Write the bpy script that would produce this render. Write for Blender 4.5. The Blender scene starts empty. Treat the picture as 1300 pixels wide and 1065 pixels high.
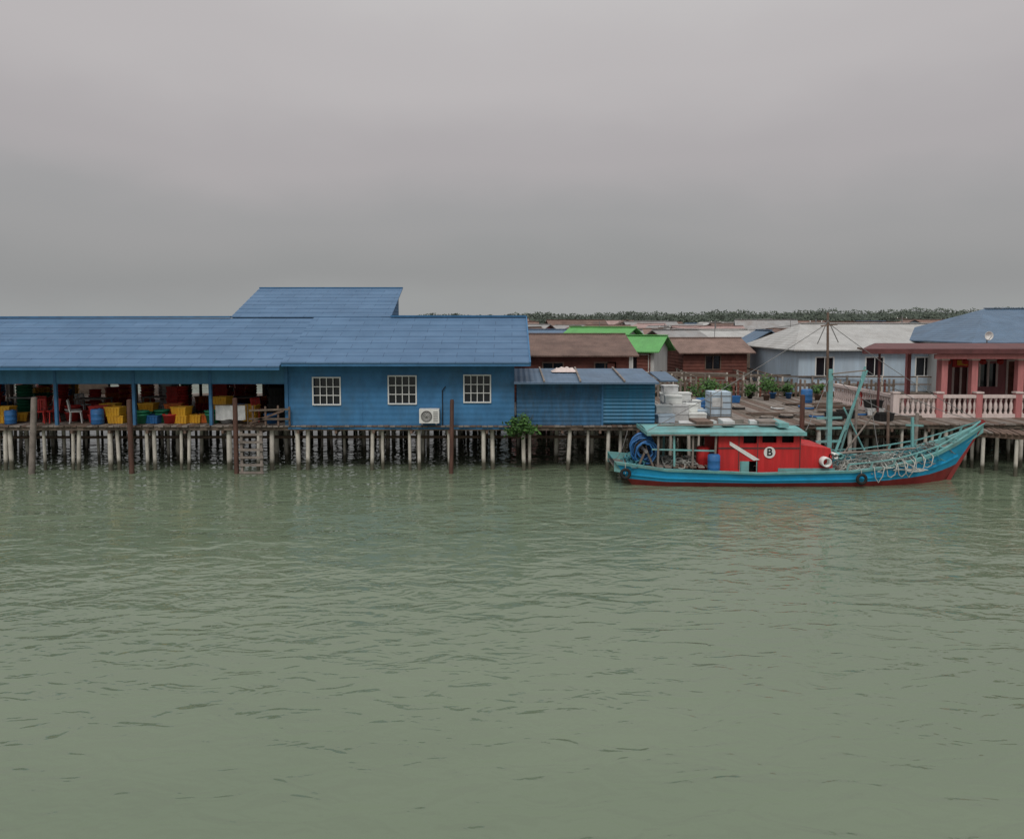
import bpy, math, random
from mathutils import Vector, Matrix
R=random.Random(11)
sc=bpy.context.scene
EYE=5.3
# bearing/height survey -> metres for a thing standing at distance y
def X(u,y): return (u-650)*y*.001007
def Z(v,y): return EYE-(v-410)*y*.001

# ------------------------------------------------------------ materials
def M(name,col,rough=.7,var=.25,scale=2.,stretch=(1,1,1),dirt=0.,dirtcol=(.07,.06,.045),bump=.15,bands=None,metal=0.,bands2=None,spec=.35):
    m=bpy.data.materials.new(name); m.use_nodes=True
    nt=m.node_tree; N=nt.nodes; L=nt.links
    b=N['Principled BSDF']; b.inputs['Roughness'].default_value=rough; b.inputs['Metallic'].default_value=metal
    b.inputs['Specular IOR Level'].default_value=spec
    tc=N.new('ShaderNodeTexCoord'); mp=N.new('ShaderNodeMapping'); mp.inputs['Scale'].default_value=stretch
    L.new(tc.outputs['Object'],mp.inputs['Vector'])
    n=N.new('ShaderNodeTexNoise'); n.inputs['Scale'].default_value=scale; n.inputs['Detail'].default_value=7; n.inputs['Roughness'].default_value=.68
    L.new(mp.outputs[0],n.inputs['Vector'])
    r=N.new('ShaderNodeValToRGB'); e=r.color_ramp.elements
    e[0].position=.32; e[1].position=.68
    e[0].color=tuple(max(0,c*(1-var)) for c in col)+(1,); e[1].color=tuple(min(1,c*(1+var*.6)) for c in col)+(1,)
    L.new(n.outputs['Fac'],r.inputs['Fac']); out=r.outputs['Color']
    if dirt>0:
        n2=N.new('ShaderNodeTexNoise'); n2.inputs['Scale'].default_value=scale*.6; n2.inputs['Detail'].default_value=9; n2.inputs['Roughness'].default_value=.75
        mp2=N.new('ShaderNodeMapping'); mp2.inputs['Location'].default_value=(7,3,5); mp2.inputs['Scale'].default_value=stretch
        L.new(tc.outputs['Object'],mp2.inputs['Vector']); L.new(mp2.outputs[0],n2.inputs['Vector'])
        r2=N.new('ShaderNodeValToRGB'); r2.color_ramp.elements[0].position=.45; r2.color_ramp.elements[1].position=.68
        r2.color_ramp.elements[0].color=(0,0,0,1); r2.color_ramp.elements[1].color=(dirt,)*3+(1,)
        L.new(n2.outputs['Fac'],r2.inputs['Fac'])
        mx=N.new('ShaderNodeMix'); mx.data_type='RGBA'; L.new(r2.outputs['Color'],mx.inputs[0]); L.new(out,mx.inputs[6]); mx.inputs[7].default_value=dirtcol+(1,)
        out=mx.outputs[2]
    L.new(out,b.inputs['Base Color'])
    bp=N.new('ShaderNodeBump'); bp.inputs['Strength'].default_value=bump; bp.inputs['Distance'].default_value=.02
    L.new(n.outputs['Fac'],bp.inputs['Height']); last=bp
    for bd in (bands,bands2):
        if bd:
            ax,per,st=bd
            w=N.new('ShaderNodeTexWave'); w.wave_type='BANDS'; w.bands_direction=ax; w.inputs['Scale'].default_value=.314/per
            L.new(tc.outputs['Object'],w.inputs['Vector'])
            b2=N.new('ShaderNodeBump'); b2.inputs['Strength'].default_value=st; b2.inputs['Distance'].default_value=.03
            L.new(w.outputs['Fac'],b2.inputs['Height']); L.new(last.outputs[0],b2.inputs['Normal']); last=b2
    L.new(last.outputs[0],b.inputs['Normal'])
    return m

def roof_mat(name,c1,c2,mort,bw=1.3,rh=.42,dirt=.3):
    m=M(name,c1,.7,.15,.6,(1,1,1),0,bump=.1)
    nt=m.node_tree;N=nt.nodes;L=nt.links
    ramp=[x for x in N if x.type=='VALTORGB'][0]; b=N['Principled BSDF']; tc=[x for x in N if x.type=='TEX_COORD'][0]
    br=N.new('ShaderNodeTexBrick'); L.new(tc.outputs['Object'],br.inputs['Vector'])
    br.inputs['Color1'].default_value=c1+(1,);br.inputs['Color2'].default_value=c2+(1,);br.inputs['Mortar'].default_value=mort+(1,)
    br.inputs['Scale'].default_value=1;br.inputs['Brick Width'].default_value=bw;br.inputs['Row Height'].default_value=rh;br.inputs['Mortar Size'].default_value=.014;br.inputs['Mortar Smooth'].default_value=.5
    ramp.color_ramp.elements[0].color=(.72,.75,.78,1); ramp.color_ramp.elements[1].color=(1.0,1.0,1.0,1)
    mx=N.new('ShaderNodeMix'); mx.data_type='RGBA'; mx.blend_type='MULTIPLY'; mx.inputs[0].default_value=1
    L.new(br.outputs['Color'],mx.inputs[6]); L.new(ramp.outputs['Color'],mx.inputs[7]); L.new(mx.outputs[2],b.inputs['Base Color'])
    return m

STK=(3,3,.35)
blue_wall=M('blue_painted_boards',(.05,.18,.36),.7,.26,1.3,(1.3,1.3,.7),.65,(.06,.13,.20),.2,('Z',.2,.22))
blue_fascia=M('blue_fascia',(.065,.215,.38),.65,.2,1.5,STK,.35,(.06,.13,.2),.15,('X',.25,.2))
blue_dark=M('blue_weathered',(.04,.13,.25),.7,.35,2.5,(1.5,1.5,.5),.7,(.06,.08,.1),.3,('Z',.16,.4))
blue_corr=M('blue_corrugated',(.04,.19,.34),.5,.2,2,STK,.3,(.1,.09,.08),.1,('Z',.13,1.))
blue_roof=roof_mat('blue_shingle_roof',(.088,.172,.290),(.106,.195,.322),(.05,.10,.18))
blue_trim=M('blue_trim',(.05,.16,.31),.65)
white=M('white_paint',(.74,.74,.72),.5,.12,3,STK,.2,(.4,.38,.33))
glass=M('dark_window_glass',(.012,.014,.018),.12,.2,1,spec=.6)
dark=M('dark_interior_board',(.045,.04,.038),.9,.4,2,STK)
wood=M('weathered_wood',(.16,.125,.10),.85,.45,3,(1,1,1),.4,(.05,.04,.03),.4)
wood2=M('grey_planks',(.25,.215,.19),.85,.4,3,(1,1,1),.3,(.08,.06,.05),.4)
wood3=M('brown_planks',(.17,.115,.09),.85,.4,3,(1,1,1),.3,(.05,.04,.03),.4)
woodr=M('mooring_post_wood',(.12,.06,.045),.8,.4,4,(3,3,.5),.5,(.05,.04,.035),.4)
rust=M('rusty_sheet',(.17,.11,.09),.8,.4,1.2,(1,1,1),.6,(.09,.055,.045),.2,('X',.15,.7))
rust2=M('brown_sheet',(.24,.16,.135),.8,.3,1.2,(1,1,1),.5,(.12,.08,.06),.2,('X',.15,.7))
redbrown=M('redbrown_boards',(.17,.06,.045),.8,.4,2,(1,1,1),.4,(.05,.03,.03),.2,('Z',.2,.6))
greyroof=M('pale_zinc_roof',(.42,.42,.41),.6,.18,1.2,(1,1,1),.5,(.25,.23,.21),.1,('X',.18,.6))
greyroof2=M('dull_zinc_roof',(.30,.30,.30),.6,.25,1.2,(1,1,1),.5,(.19,.13,.1),.1,('X',.18,.6))
pinkroof=M('faded_pink_roof',(.36,.25,.235),.6,.25,1.2,(1,1,1),.4,(.2,.13,.1),.1,('X',.18,.6))
greenroof=M('green_painted_roof',(.12,.36,.11),.65,.18,1.5,(1,1,1),.3,(.1,.22,.1),.1,('X',.2,.5))
houseblue=M('pale_blue_wall',(.45,.56,.66),.7,.15,1.5,STK,.25,(.3,.3,.3))
housewhite=M('offwhite_wall',(.55,.56,.55),.7,.15,1.5,STK,.3,(.3,.28,.25))
turqwall=M('turquoise_wall',(.10,.42,.45),.7,.2,1.5,STK,.3,(.1,.2,.2))
slate=M('slate_blue_roof',(.10,.16,.24),.6,.25,1.2,(1,1,1),.3,(.1,.12,.15),.1,('X',.2,.5))
maroon=M('maroon_metal',(.13,.045,.045),.6,.3,2,(1,1,1),.3,(.08,.04,.04))
pink=M('pink_painted_concrete',(.48,.18,.18),.7,.2,3,STK,.3,(.25,.12,.1))
pinkwall=M('rose_wall',(.34,.13,.14),.7,.2,2,STK,.4,(.15,.07,.07))
cream=M('cream_balusters',(.66,.56,.53),.7,.15,3,STK,.35,(.35,.26,.23))
black=M('black_rubber',(.02,.02,.02),.8)
metal=M('galvanised_pole',(.20,.20,.20),.5,.2,4,(1,1,1),.3,(.12,.08,.06))
styro=M('polystyrene',(.70,.72,.70),.8,.12,5,(1,1,1),.3,(.4,.38,.32))
C={'y':M('yellow_plastic',(.74,.40,.03),.5,.2,4,dirt=.4,dirtcol=(.3,.2,.08)),'r':M('red_plastic',(.50,.035,.03),.5,.25,4,dirt=.35),
'g':M('green_plastic',(.03,.26,.14),.5,.25,4,dirt=.35),'b':M('blue_plastic',(.03,.14,.36),.45,.25,4,dirt=.3),
'o':M('orange_plastic',(.65,.16,.03),.5,.25,4,dirt=.35),'w':M('white_plastic',(.62,.63,.63),.45,.15,4,dirt=.4),'k':black}
def piling_material():
    m=M('piling_concrete',(.62,.58,.52),.85,.25,5,(1,1,.5),.35,(.3,.25,.19),.5)
    N=m.node_tree.nodes;L=m.node_tree.links;b=N['Principled BSDF']
    src=b.inputs['Base Color'].links[0].from_socket
    tc=[x for x in N if x.type=='TEX_COORD'][0]; sp=N.new('ShaderNodeSeparateXYZ'); L.new(tc.outputs['Object'],sp.inputs[0])
    nz=[x for x in N if x.type=='TEX_NOISE'][0]
    ad=N.new('ShaderNodeMath');ad.operation='MULTIPLY_ADD'; L.new(nz.outputs['Fac'],ad.inputs[0]); ad.inputs[1].default_value=-.5; L.new(sp.outputs[2],ad.inputs[2])
    r=N.new('ShaderNodeValToRGB'); r.color_ramp.elements[0].position=.0; r.color_ramp.elements[1].position=.2
    L.new(ad.outputs[0],r.inputs[0])
    mx=N.new('ShaderNodeMix');mx.data_type='RGBA';L.new(r.outputs[0],mx.inputs[0]);mx.inputs[6].default_value=(.10,.095,.07,1);L.new(src,mx.inputs[7]);L.new(mx.outputs[2],b.inputs['Base Color'])
    return m
piling=piling_material()
def leafm(name,c,v=.5): return M(name,c,.7,v,1.5,bump=0)
leaf=leafm('leaf_green',(.07,.16,.035)); leafd=leafm('leaf_dark',(.035,.085,.025))
hazeleaf=M('hazy_mangrove_leaf',(.095,.118,.09),.9,.2,.12,bump=0); hazeleaf2=M('hazy_mangrove_shade',(.08,.10,.082),.9,.2,.12,bump=0)  # distance haze is mixed into both treeline foliage colours

# ------------------------------------------------------------ mesh builder
class P:
    def __init__(s): s.v=[];s.f=[];s.i=[];s.mats=[];s.sm=[]
    def mi(s,m):
        if m not in s.mats: s.mats.append(m)
        return s.mats.index(m)
    def add(s,vs,fs,m,smooth=False):
        o=len(s.v); s.v+= [tuple(v) for v in vs]; k=s.mi(m)
        for f in fs: s.f.append(tuple(o+a for a in f)); s.i.append(k); s.sm.append(smooth)
    def box(s,x0,x1,y0,y1,z0,z1,m,rz=0.):
        vs=[(x,y,z) for z in (z0,z1) for x,y in ((x0,y0),(x1,y0),(x1,y1),(x0,y1))]
        if rz:
            c=Vector(((x0+x1)/2,(y0+y1)/2,0)); q=Matrix.Rotation(rz,3,'Z'); vs=[q@(Vector(v)-c)+c for v in vs]
        s.add(vs,[(3,2,1,0),(4,5,6,7),(0,1,5,4),(1,2,6,5),(2,3,7,6),(3,0,4,7)],m)
    def beam(s,a,b,w,h,m):
        a=Vector(a);b=Vector(b);d=(b-a).normalized(); up=Vector((0,0,1)) if abs(d.z)<.95 else Vector((0,1,0))
        sx=d.cross(up).normalized()*w/2; uz=sx.cross(d).normalized()*h/2
        vs=[p+q for p in (a,b) for q in (-sx-uz,sx-uz,sx+uz,-sx+uz)]
        s.add(vs,[(0,1,2,3),(7,6,5,4),(0,4,5,1),(1,5,6,2),(2,6,7,3),(3,7,4,0)],m)
    def cyl(s,a,b,r0,r1,m,n=9,smooth=True):
        a=Vector(a);b=Vector(b);d=(b-a).normalized(); up=Vector((0,0,1)) if abs(d.z)<.95 else Vector((0,1,0))
        sx=d.cross(up).normalized(); uz=sx.cross(d).normalized()
        vs=[p+(sx*math.cos(t)+uz*math.sin(t))*r for p,r in ((a,r0),(b,r1)) for t in [2*math.pi*i/n for i in range(n)]]
        s.add(vs,[(i,(i+1)%n,n+(i+1)%n,n+i) for i in range(n)],m,smooth)
        s.add(vs,[tuple(range(n-1,-1,-1)),tuple(range(n,2*n))],m)
    def lathe(s,cx,cy,cz,prof,m,n=14,axis='z'):
        vs=[]
        for r,z in prof:
            for i in range(n):
                t=2*math.pi*i/n
                vs.append((cx+r*math.cos(t),cy+r*math.sin(t),cz+z) if axis=='z' else (cx+r*math.cos(t),cy+z,cz+r*math.sin(t)))
        fs=[(k*n+i,k*n+(i+1)%n,(k+1)*n+(i+1)%n,(k+1)*n+i) for k in range(len(prof)-1) for i in range(n)]
        s.add(vs,fs,m,True)
    def slab(s,pts,th,m):   # polygon extruded downwards
        n=len(pts); vs=[Vector(p) for p in pts]+[Vector(p)-Vector((0,0,th)) for p in pts]
        s.add(vs,[tuple(range(n)),tuple(range(2*n-1,n-1,-1))]+[(i,n+i,n+(i+1)%n,(i+1)%n) for i in range(n)],m)
    def poly(s,pts,m): s.add(pts,[tuple(range(len(pts)))],m)
    def torus(s,c,R_,r,m,ax='y',n=18,k=7,jit=0):
        vs=[]
        for i in range(n):
            a=2*math.pi*i/n; rr=R_+R.uniform(-jit,jit)
            for j in range(k):
                t=2*math.pi*j/k; q=rr+r*math.cos(t); w=r*math.sin(t)
                if ax=='y': vs.append((c[0]+q*math.cos(a),c[1]+w,c[2]+q*math.sin(a)))
                elif ax=='x': vs.append((c[0]+w,c[1]+q*math.cos(a),c[2]+q*math.sin(a)))
                else: vs.append((c[0]+q*math.cos(a),c[1]+q*math.sin(a),c[2]+w))
        s.add(vs,[(i*k+j,((i+1)%n)*k+j,((i+1)%n)*k+(j+1)%k,i*k+(j+1)%k) for i in range(n) for j in range(k)],m,True)
    def wall(s,x0,x1,z0,z1,y0,y1,ops,m):
        cur=x0
        for a,b,c,d in sorted(ops):
            s.box(cur,a,y0,y1,z0,z1,m); s.box(a,b,y0,y1,z0,c,m); s.box(a,b,y0,y1,d,z1,m); cur=b
        s.box(cur,x1,y0,y1,z0,z1,m)
    def leaves(s,c,rad,n,size,ms):
        cl=[Vector((R.uniform(-1,1),R.uniform(-1,1),R.uniform(-1,1)))*.65 for _ in range(9)]
        for _ in range(n):
            q=R.choice(cl)+Vector((R.gauss(0,.22),R.gauss(0,.22),R.gauss(0,.22)))
            p=Vector((c[0]+q.x*rad[0],c[1]+q.y*rad[1],c[2]+q.z*rad[2]))
            a=Vector((R.gauss(0,1),R.gauss(0,1),R.gauss(0,1))).normalized(); b=a.orthogonal().normalized()
            z=size*R.uniform(.6,1.3)
            s.add([p-a*z,p+b*z*.45,p+a*z,p-b*z*.45],[(0,1,2,3)],R.choice(ms))
    def build(s,name,parent=None):
        me=bpy.data.meshes.new(name); me.from_pydata(s.v,[],s.f)
        for m in s.mats: me.materials.append(m)
        me.polygons.foreach_set('material_index',s.i); me.polygons.foreach_set('use_smooth',s.sm); me.update()
        o=bpy.data.objects.new(name,me); sc.collection.objects.link(o)
        if parent: o.parent=parent
        return o
def empty(name,loc=(0,0,0),rz=0):
    e=bpy.data.objects.new(name,None); sc.collection.objects.link(e); e.location=loc; e.rotation_euler=(0,0,rz); e.empty_display_size=.3; return e
def ropes(name,splines,r,mat,parent=None):
    cu=bpy.data.curves.new(name,'CURVE'); cu.dimensions='3D'; cu.bevel_depth=r; cu.bevel_resolution=1; cu.materials.append(mat)
    for pts in splines:
        sp=cu.splines.new('POLY'); sp.points.add(len(pts)-1)
        for i,p in enumerate(pts): sp.points[i].co=(*p,1)
    o=bpy.data.objects.new(name,cu); sc.collection.objects.link(o)
    if parent:o.parent=parent
    return o
def sagline(a,b,sag,n=14):
    a=Vector(a);b=Vector(b); return [a.lerp(b,i/n)-Vector((0,0,sag*4*(i/n)*(1-i/n))) for i in range(n+1)]

DZ=1.65   # deck level
# ------------------------------------------------------------ water, mud, sky
def water():
    p=P(); m=bpy.data.materials.new('estuary_water'); m.use_nodes=True; N=m.node_tree.nodes; L=m.node_tree.links
    b=N['Principled BSDF']; b.inputs['Roughness'].default_value=.03; b.inputs['IOR'].default_value=1.4
    tc=N.new('ShaderNodeTexCoord')
    def nz(sx,sy,scale,det,rough=.5,dist=.4):
        mp=N.new('ShaderNodeMapping'); mp.inputs['Scale'].default_value=(sx,sy,1); mp.inputs['Rotation'].default_value=(0,0,R.uniform(-.25,.25)); L.new(tc.outputs['Object'],mp.inputs[0])
        n=N.new('ShaderNodeTexNoise'); n.inputs['Scale'].default_value=scale; n.inputs['Detail'].default_value=det; n.inputs['Roughness'].default_value=rough; n.inputs['Distortion'].default_value=dist
        L.new(mp.outputs[0],n.inputs['Vector']); return n
    a=nz(.55,1,.8,2); c=nz(.6,1.1,2.2,2,.55,.7); f=nz(.7,1,6.5,2); col=nz(.5,1,.12,3); calm=nz(.35,1,.13,2)
    rc=N.new('ShaderNodeValToRGB'); rc.color_ramp.elements[0].position=.38; rc.color_ramp.elements[1].position=.62
    rc.color_ramp.elements[0].color=(.55,.55,.55,1); rc.color_ramp.elements[1].color=(1,1,1,1); L.new(calm.outputs['Fac'],rc.inputs[0])
    last=None
    for n,d in ((a,.085),(c,.065),(f,.010)):
        bp=N.new('ShaderNodeBump'); bp.inputs['Distance'].default_value=d
        if n is not a: L.new(rc.outputs[0],bp.inputs['Strength'])
        else: bp.inputs['Strength'].default_value=1
        L.new(n.outputs['Fac'],bp.inputs['Height'])
        if last: L.new(last.outputs[0],bp.inputs['Normal'])
        last=bp
    L.new(last.outputs[0],b.inputs['Normal'])
    r=N.new('ShaderNodeValToRGB'); r.color_ramp.elements[0].position=.35; r.color_ramp.elements[1].position=.65
    r.color_ramp.elements[0].color=(.130,.170,.112,1); r.color_ramp.elements[1].color=(.160,.20,.136,1)
    L.new(col.outputs['Fac'],r.inputs[0]); L.new(r.outputs[0],b.inputs['Base Color'])
    p.poly([(-3000,-200,0),(3000,-200,0),(3000,5000,0),(-3000,5000,0)],m); p.build('water')
water()
mud=M('grey_mud',(.12,.11,.09),.8,.3,.3)
p=P(); p.poly([(-400,70,.12),(900,70,.12),(1500,1400,.12),(-800,1400,.12)],mud); p.build('mud_flat')

w=bpy.data.worlds.new("World"); sc.world=w; w.use_nodes=True; N=w.node_tree.nodes; L=w.node_tree.links
bg=N['Background']; sky=N.new('ShaderNodeTexSky'); sky.sky_type='NISHITA'; sky.sun_disc=False; sky.sun_elevation=math.radians(52); sky.sun_rotation=math.radians(190)
sky.air_density=1.5; sky.dust_density=4
L.new(sky.outputs[0],bg.inputs[0]); bg.inputs[1].default_value=.1
tc=N.new('ShaderNodeTexCoord'); sp=N.new('ShaderNodeSeparateXYZ'); L.new(tc.outputs['Generated'],sp.inputs[0])
mp=N.new('ShaderNodeMapping'); mp.inputs['Scale'].default_value=(1.3,1.3,3); L.new(tc.outputs['Generated'],mp.inputs[0])
nz=N.new('ShaderNodeTexNoise'); nz.inputs['Scale'].default_value=1.7; nz.inputs['Detail'].default_value=5; nz.inputs['Roughness'].default_value=.5; L.new(mp.outputs[0],nz.inputs['Vector'])
ma=N.new('ShaderNodeMath'); ma.operation='MULTIPLY_ADD'; L.new(nz.outputs['Fac'],ma.inputs[0]); ma.inputs[1].default_value=.16; L.new(sp.outputs[2],ma.inputs[2])
mb=N.new('ShaderNodeMath'); mb.operation='SUBTRACT'; L.new(ma.outputs[0],mb.inputs[0]); mb.inputs[1].default_value=.08
rp=N.new('ShaderNodeValToRGB'); cr=rp.color_ramp; cr.interpolation='EASE'
def lin(c): return tuple(((x/255+.055)/1.055)**2.4 for x in c)+(1,)
cr.elements[0].position=0; cr.elements[0].color=lin((158,160,160)); cr.elements[1].position=1; cr.elements[1].color=(1,1,1,1)
for ps,c in ((.05,(150,151,152)),(.12,(158,157,158)),(.2,(174,169,170)),(.30,(188,183,183)),(.45,(203,200,199)),(.6,(228,227,227))):
    e=cr.elements.new(ps); e.color=lin(c)
L.new(mb.outputs[0],rp.inputs[0])
bg2=N.new('ShaderNodeBackground'); L.new(rp.outputs[0],bg2.inputs[0]); bg2.inputs[1].default_value=1.0
mxs=N.new('ShaderNodeMixShader'); mxs.inputs[0].default_value=.94
L.new(bg.outputs[0],mxs.inputs[1]); L.new(bg2.outputs[0],mxs.inputs[2]); L.new(mxs.outputs[0],N['World Output'].inputs[0])
sd=bpy.data.lights.new('sun','SUN'); sd.energy=1.25; sd.angle=math.radians(18); sd.color=(1,.96,.9)
so=bpy.data.objects.new('sun',sd); sc.collection.objects.link(so); so.rotation_euler=(math.radians(38),0,math.radians(-10)); so.location=(0,0,30)

# ------------------------------------------------------------ pier, pilings, decks
def deck(name,x0,x1,y0,y1,z,along='y',bw=.2):
    e=empty(name); p=P()
    x=x0
    while x<x1:
        w_=bw*R.uniform(.85,1.15); a=y0-R.uniform(0,.12)
        p.box(x,x+w_-.018,a,y1,z-.05,z+R.uniform(-.008,.008),R.choice((wood,wood2,wood3,wood2))); x+=w_
    p.build('planks',e)
    p=P(); y=y0+.08
    while y<y1:
        p.beam((x0,y,z-.12),(x1,y,z-.12),.1,.13,wood); y+=1.9
    x=x0+.1
    while x<x1:
        p.beam((x,y0-.02,z-.24),(x,y1,z-.24),.08,.1,wood3); x+=1.35
    p.build('bearers',e)
deck('timber_pier_deck',-28,5.6,27.95,41,DZ)
deck('timber_pier_deck',5.6,36,28.4,39,DZ)
p=P()
def pile(x,y,ztop=DZ-.19,r=None,lean=0):
    r=r or R.uniform(.05,.085); p.cyl((x+R.gauss(0,.06)+lean,y+R.gauss(0,.05),-.9),(x,y,ztop),r*1.05,r,piling,9)
for row in range(8):
    y=28.15+row*1.75; x=-28
    while x<36:
        yy=y+(.45 if x>5.6 else 0)
        if R.random()<.93: pile(x+R.uniform(-.12,.12),yy)
        if R.random()<.35: pile(x+R.uniform(.22,.4),yy+R.uniform(0,.3))
        x+=1.35 if x<0 or row else R.uniform(.7,1.2)
for u in (12,55,100,148,195,240,290,345): pile(X(u,28.2),28.2)
p.build('pier_pilings')
p=P()
for y in (29.8,35):
    p.beam((-28,y,.95),(36,y,1.0),.06,.1,wood3)
p.build('pier_brace_beams')
def mooring(u,vt,vb,lean=0,m=woodr,r=.085,y=27.5):
    q=P(); q.cyl((X(u-lean,y),y,-.8),(X(u+lean,y),y,Z(vt,y)),r*1.1,r,m,10); q.cyl((X(u+lean,y),y,Z(vt,y)),(X(u+lean,y),y,Z(vt,y)+.02),r*.8,r*.7,m,10); q.build('mooring_post')
mooring(165,508,600); mooring(299,506,603,0); mooring(573,508,602,1,woodr,.07); mooring(40,505,600,5,wood2,.10); mooring(1018,502,600); mooring(1163,525,600,1,wood2,.06); mooring(1086,508,600,1,wood2,.05,28.2); mooring(1128,515,600,-1,wood3,.05,28.2)
q=P(); y=27.45
for u in (306,331): q.beam((X(u,y),y,-.5),(X(u,y),y,1.5),.09,.07,wood2)
for i in range(6): z=.05+i*.27; q.beam((X(303,y),y-.06,z),(X(334,y),y-.06,z),.05,.08,wood2)
q.build('pier_ladder')
q=P()
for dx in (0,.45,.9,1.3): q.beam((X(322,27.9)+dx,27.85,DZ),(X(322,27.9)+dx,27.85,DZ+.65+R.uniform(-.05,.1)),.06,.06,wood3)
q.beam((X(318,27.9),27.8,DZ+.55),(X(372,27.9)-.1,27.8,DZ+.6),.04,.07,wood)
q.beam((X(318,27.9),27.8,DZ+.1),(X(365,27.9)-.1,27.8,DZ+.55),.04,.07,wood3)
q.beam((X(318,27.9),27.8,DZ+.25),(X(372,27.9)-.1,27.8,DZ+.25),.04,.07,wood)
q.build('timber_gate')

# ------------------------------------------------------------ blue warehouse
E=empty('blue_warehouse')
xr=.62; xl=-27.; ye=27.25; yr=32.0; ze=3.93; zr=5.52; sl=(zr-ze)/(yr-ye)
def courses(q,x0f,x1f,ya,yb,za,mat,step=.63,th=.014,s=None):
    s=s or sl; y=ya
    while y<yb-1e-4:
        y2=min(yb,y+step); z0=za+(y-ya)*s; z1=za+(y2-ya)*s
        j=R.uniform(-.002,.003)
        q.slab([(x0f(y),y-.02,z0+th+j),(x1f(y),y-.02,z0+th+j),(x1f(y2),y2,z1+.006),(x0f(y2),y2,z1+.006)],th+.03,mat); y=y2
q=P()
xm=X(366,28)
courses(q,lambda y:xm,lambda y:xr+(y-ye)*-.01,ye,yr,ze,blue_roof)
ya=ye-.17
courses(q,lambda y:xl,lambda y:xm-.003,ya,yr-.05,ze-.17*sl-.06,blue_roof,s=(zr-.03-(ze-.17*sl-.06))/(yr-ya))
xa=X(297,32);xb=X(498,32);yt=37.0;zt=Z(367,37)
courses(q,lambda y:xa-(y-yr)*.08,lambda y:xb-(y-yr)*.04,yr+.02,yt,zr+.02,blue_roof,s=(zt-zr)/(yt-yr))
q.slab([(xl,yr,zr-.03),(xa,yr,zr-.03),(xa,38.5,zr-1.6),(xl,38.5,zr-1.6)],.05,blue_roof)
q.slab([(xb-.4,yr,zr+.02),(xr-.05,yr,zr+.02),(xr-.05,37,zr-1.7),(xb-.4,37,zr-1.7)],.05,blue_roof)
q.beam((xl,yr,zr+.0),(xa,yr,zr+.02),.22,.07,blue_trim); q.beam((xb,yr,zr+.05),(xr-.03,yr,zr+.05),.22,.07,blue_trim)
q.beam((xa-.4,yt,zt+.04),(xb-.2,yt,zt+.04),.16,.05,blue_trim)
q.beam((xr+.01,ye-.02,ze-.05),(xr-.04,yr,zr-.02),.05,.16,blue_trim)
q.build('roof',E)
q=P()
q.poly([(xb-.12,yr,zr-.3),(xb-.4,yt,zr-1.3),(xb-.4,yt,zt-.1),(xb-.12,yr,zr-.02)],blue_dark)
q.poly([(xa+.05,yr,zr-.3),(xa-.3,yt,zr-1.3),(xa-.3,yt,zt-.08),(xa+.05,yr,zr-.02)],blue_dark)
q.box(xa-.3,xb-.41,yt-.05,yt,DZ,zt-.08,blue_dark)
q.box(xm,xr,ye+.0,ye+.03,ze-.13,ze-.012,blue_trim)
q.box(xl,xm-.01,ya,ya+.03,ze-.25,ze-.14,blue_trim)
q.build('eaves_boards',E)
wins=[(399,432,480,513),(494.5,528,478,512),(590,622,477,510)]
ops=[(X(a,28),X(b,28),Z(d,28),Z(c,28)) for a,b,c,d in wins]
q=P(); q.wall(xm,X(653,28),DZ-.02,4.02,28.0,28.1,ops,blue_wall)
for u in (459,556): q.box(X(u,28)-.03,X(u,28)+.03,27.985,28.0,DZ-.02,3.95,blue_wall)
q.box(xm-.09,xm+.03,27.93,28.0,DZ-.02,3.85,blue_trim)
q.box(X(653,28)-.1,X(653,28),28.1,37,DZ,4.0,blue_wall)
q.poly([(X(653,28),28,4.0),(X(653,28),37,4.0),(X(653,28),32,5.45)],blue_wall)
q.box(xm-.05,xm+.05,28.1,37,DZ,4.2,blue_dark)
q.box(xm,X(653,28),36.9,37,DZ,4.0,blue_wall)
q.box(xm,X(653,28)+.02,27.96,28.0,DZ-.14,DZ-.03,blue_trim)
q.build('front_wall',E)
for a,b,c,d in ops:
    q=P(); q.box(a,b,28.08,28.09,c,d,glass)
    t=.045
    q.box(a-t,b+t,27.96,28.0,d,d+t,white);q.box(a-t,b+t,27.95,28.0,c-t,c,white);q.box(a-t,a,27.96,28.0,c,d,white);q.box(b,b+t,27.96,28.0,c,d,white)
    for i in range(1,4): x=a+(b-a)*i/4; q.box(x-.014,x+.014,27.985,28.0+.02,c,d,white)
    for i in range(1,3): z=c+(d-c)*i/3; q.box(a,b,27.98,28.0+.012,z-.014,z+.014,white)
    q.build('grille_window',E)
q=P()
cols=[-120,-25,72,171,268]
xs=[xl]+[X(u,28) for u in cols]+[xm-.1]
for a,b in zip(xs,xs[1:]):
    q.box(a+.012,b-.012,28.0,28.03,Z(487+R.uniform(-1,1),28),ze-.02,blue_fascia)
q.beam((xl,28.06,Z(487,28)+.02),(xm,28.06,Z(487,28)+.02),.07,.08,blue_trim)
for x in xs[1:-1]: q.box(x-.05,x+.05,27.98,28.09,DZ,ze-.1,blue_trim); q.box(x-.05,x+.05,34,34.1,DZ,4.7,wood)
q.build('fascia_and_columns',E)
q=P()
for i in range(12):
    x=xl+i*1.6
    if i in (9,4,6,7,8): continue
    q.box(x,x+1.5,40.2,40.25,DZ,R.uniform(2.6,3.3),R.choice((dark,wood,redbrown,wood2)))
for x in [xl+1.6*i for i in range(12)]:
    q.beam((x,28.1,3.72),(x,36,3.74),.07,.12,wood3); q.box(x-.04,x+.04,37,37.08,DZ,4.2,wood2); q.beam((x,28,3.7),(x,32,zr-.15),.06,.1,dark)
for z,y in ((3.3,36),(2.9,39)): q.beam((xl,y,z),(xm,y,z),.06,.1,wood2)
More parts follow.
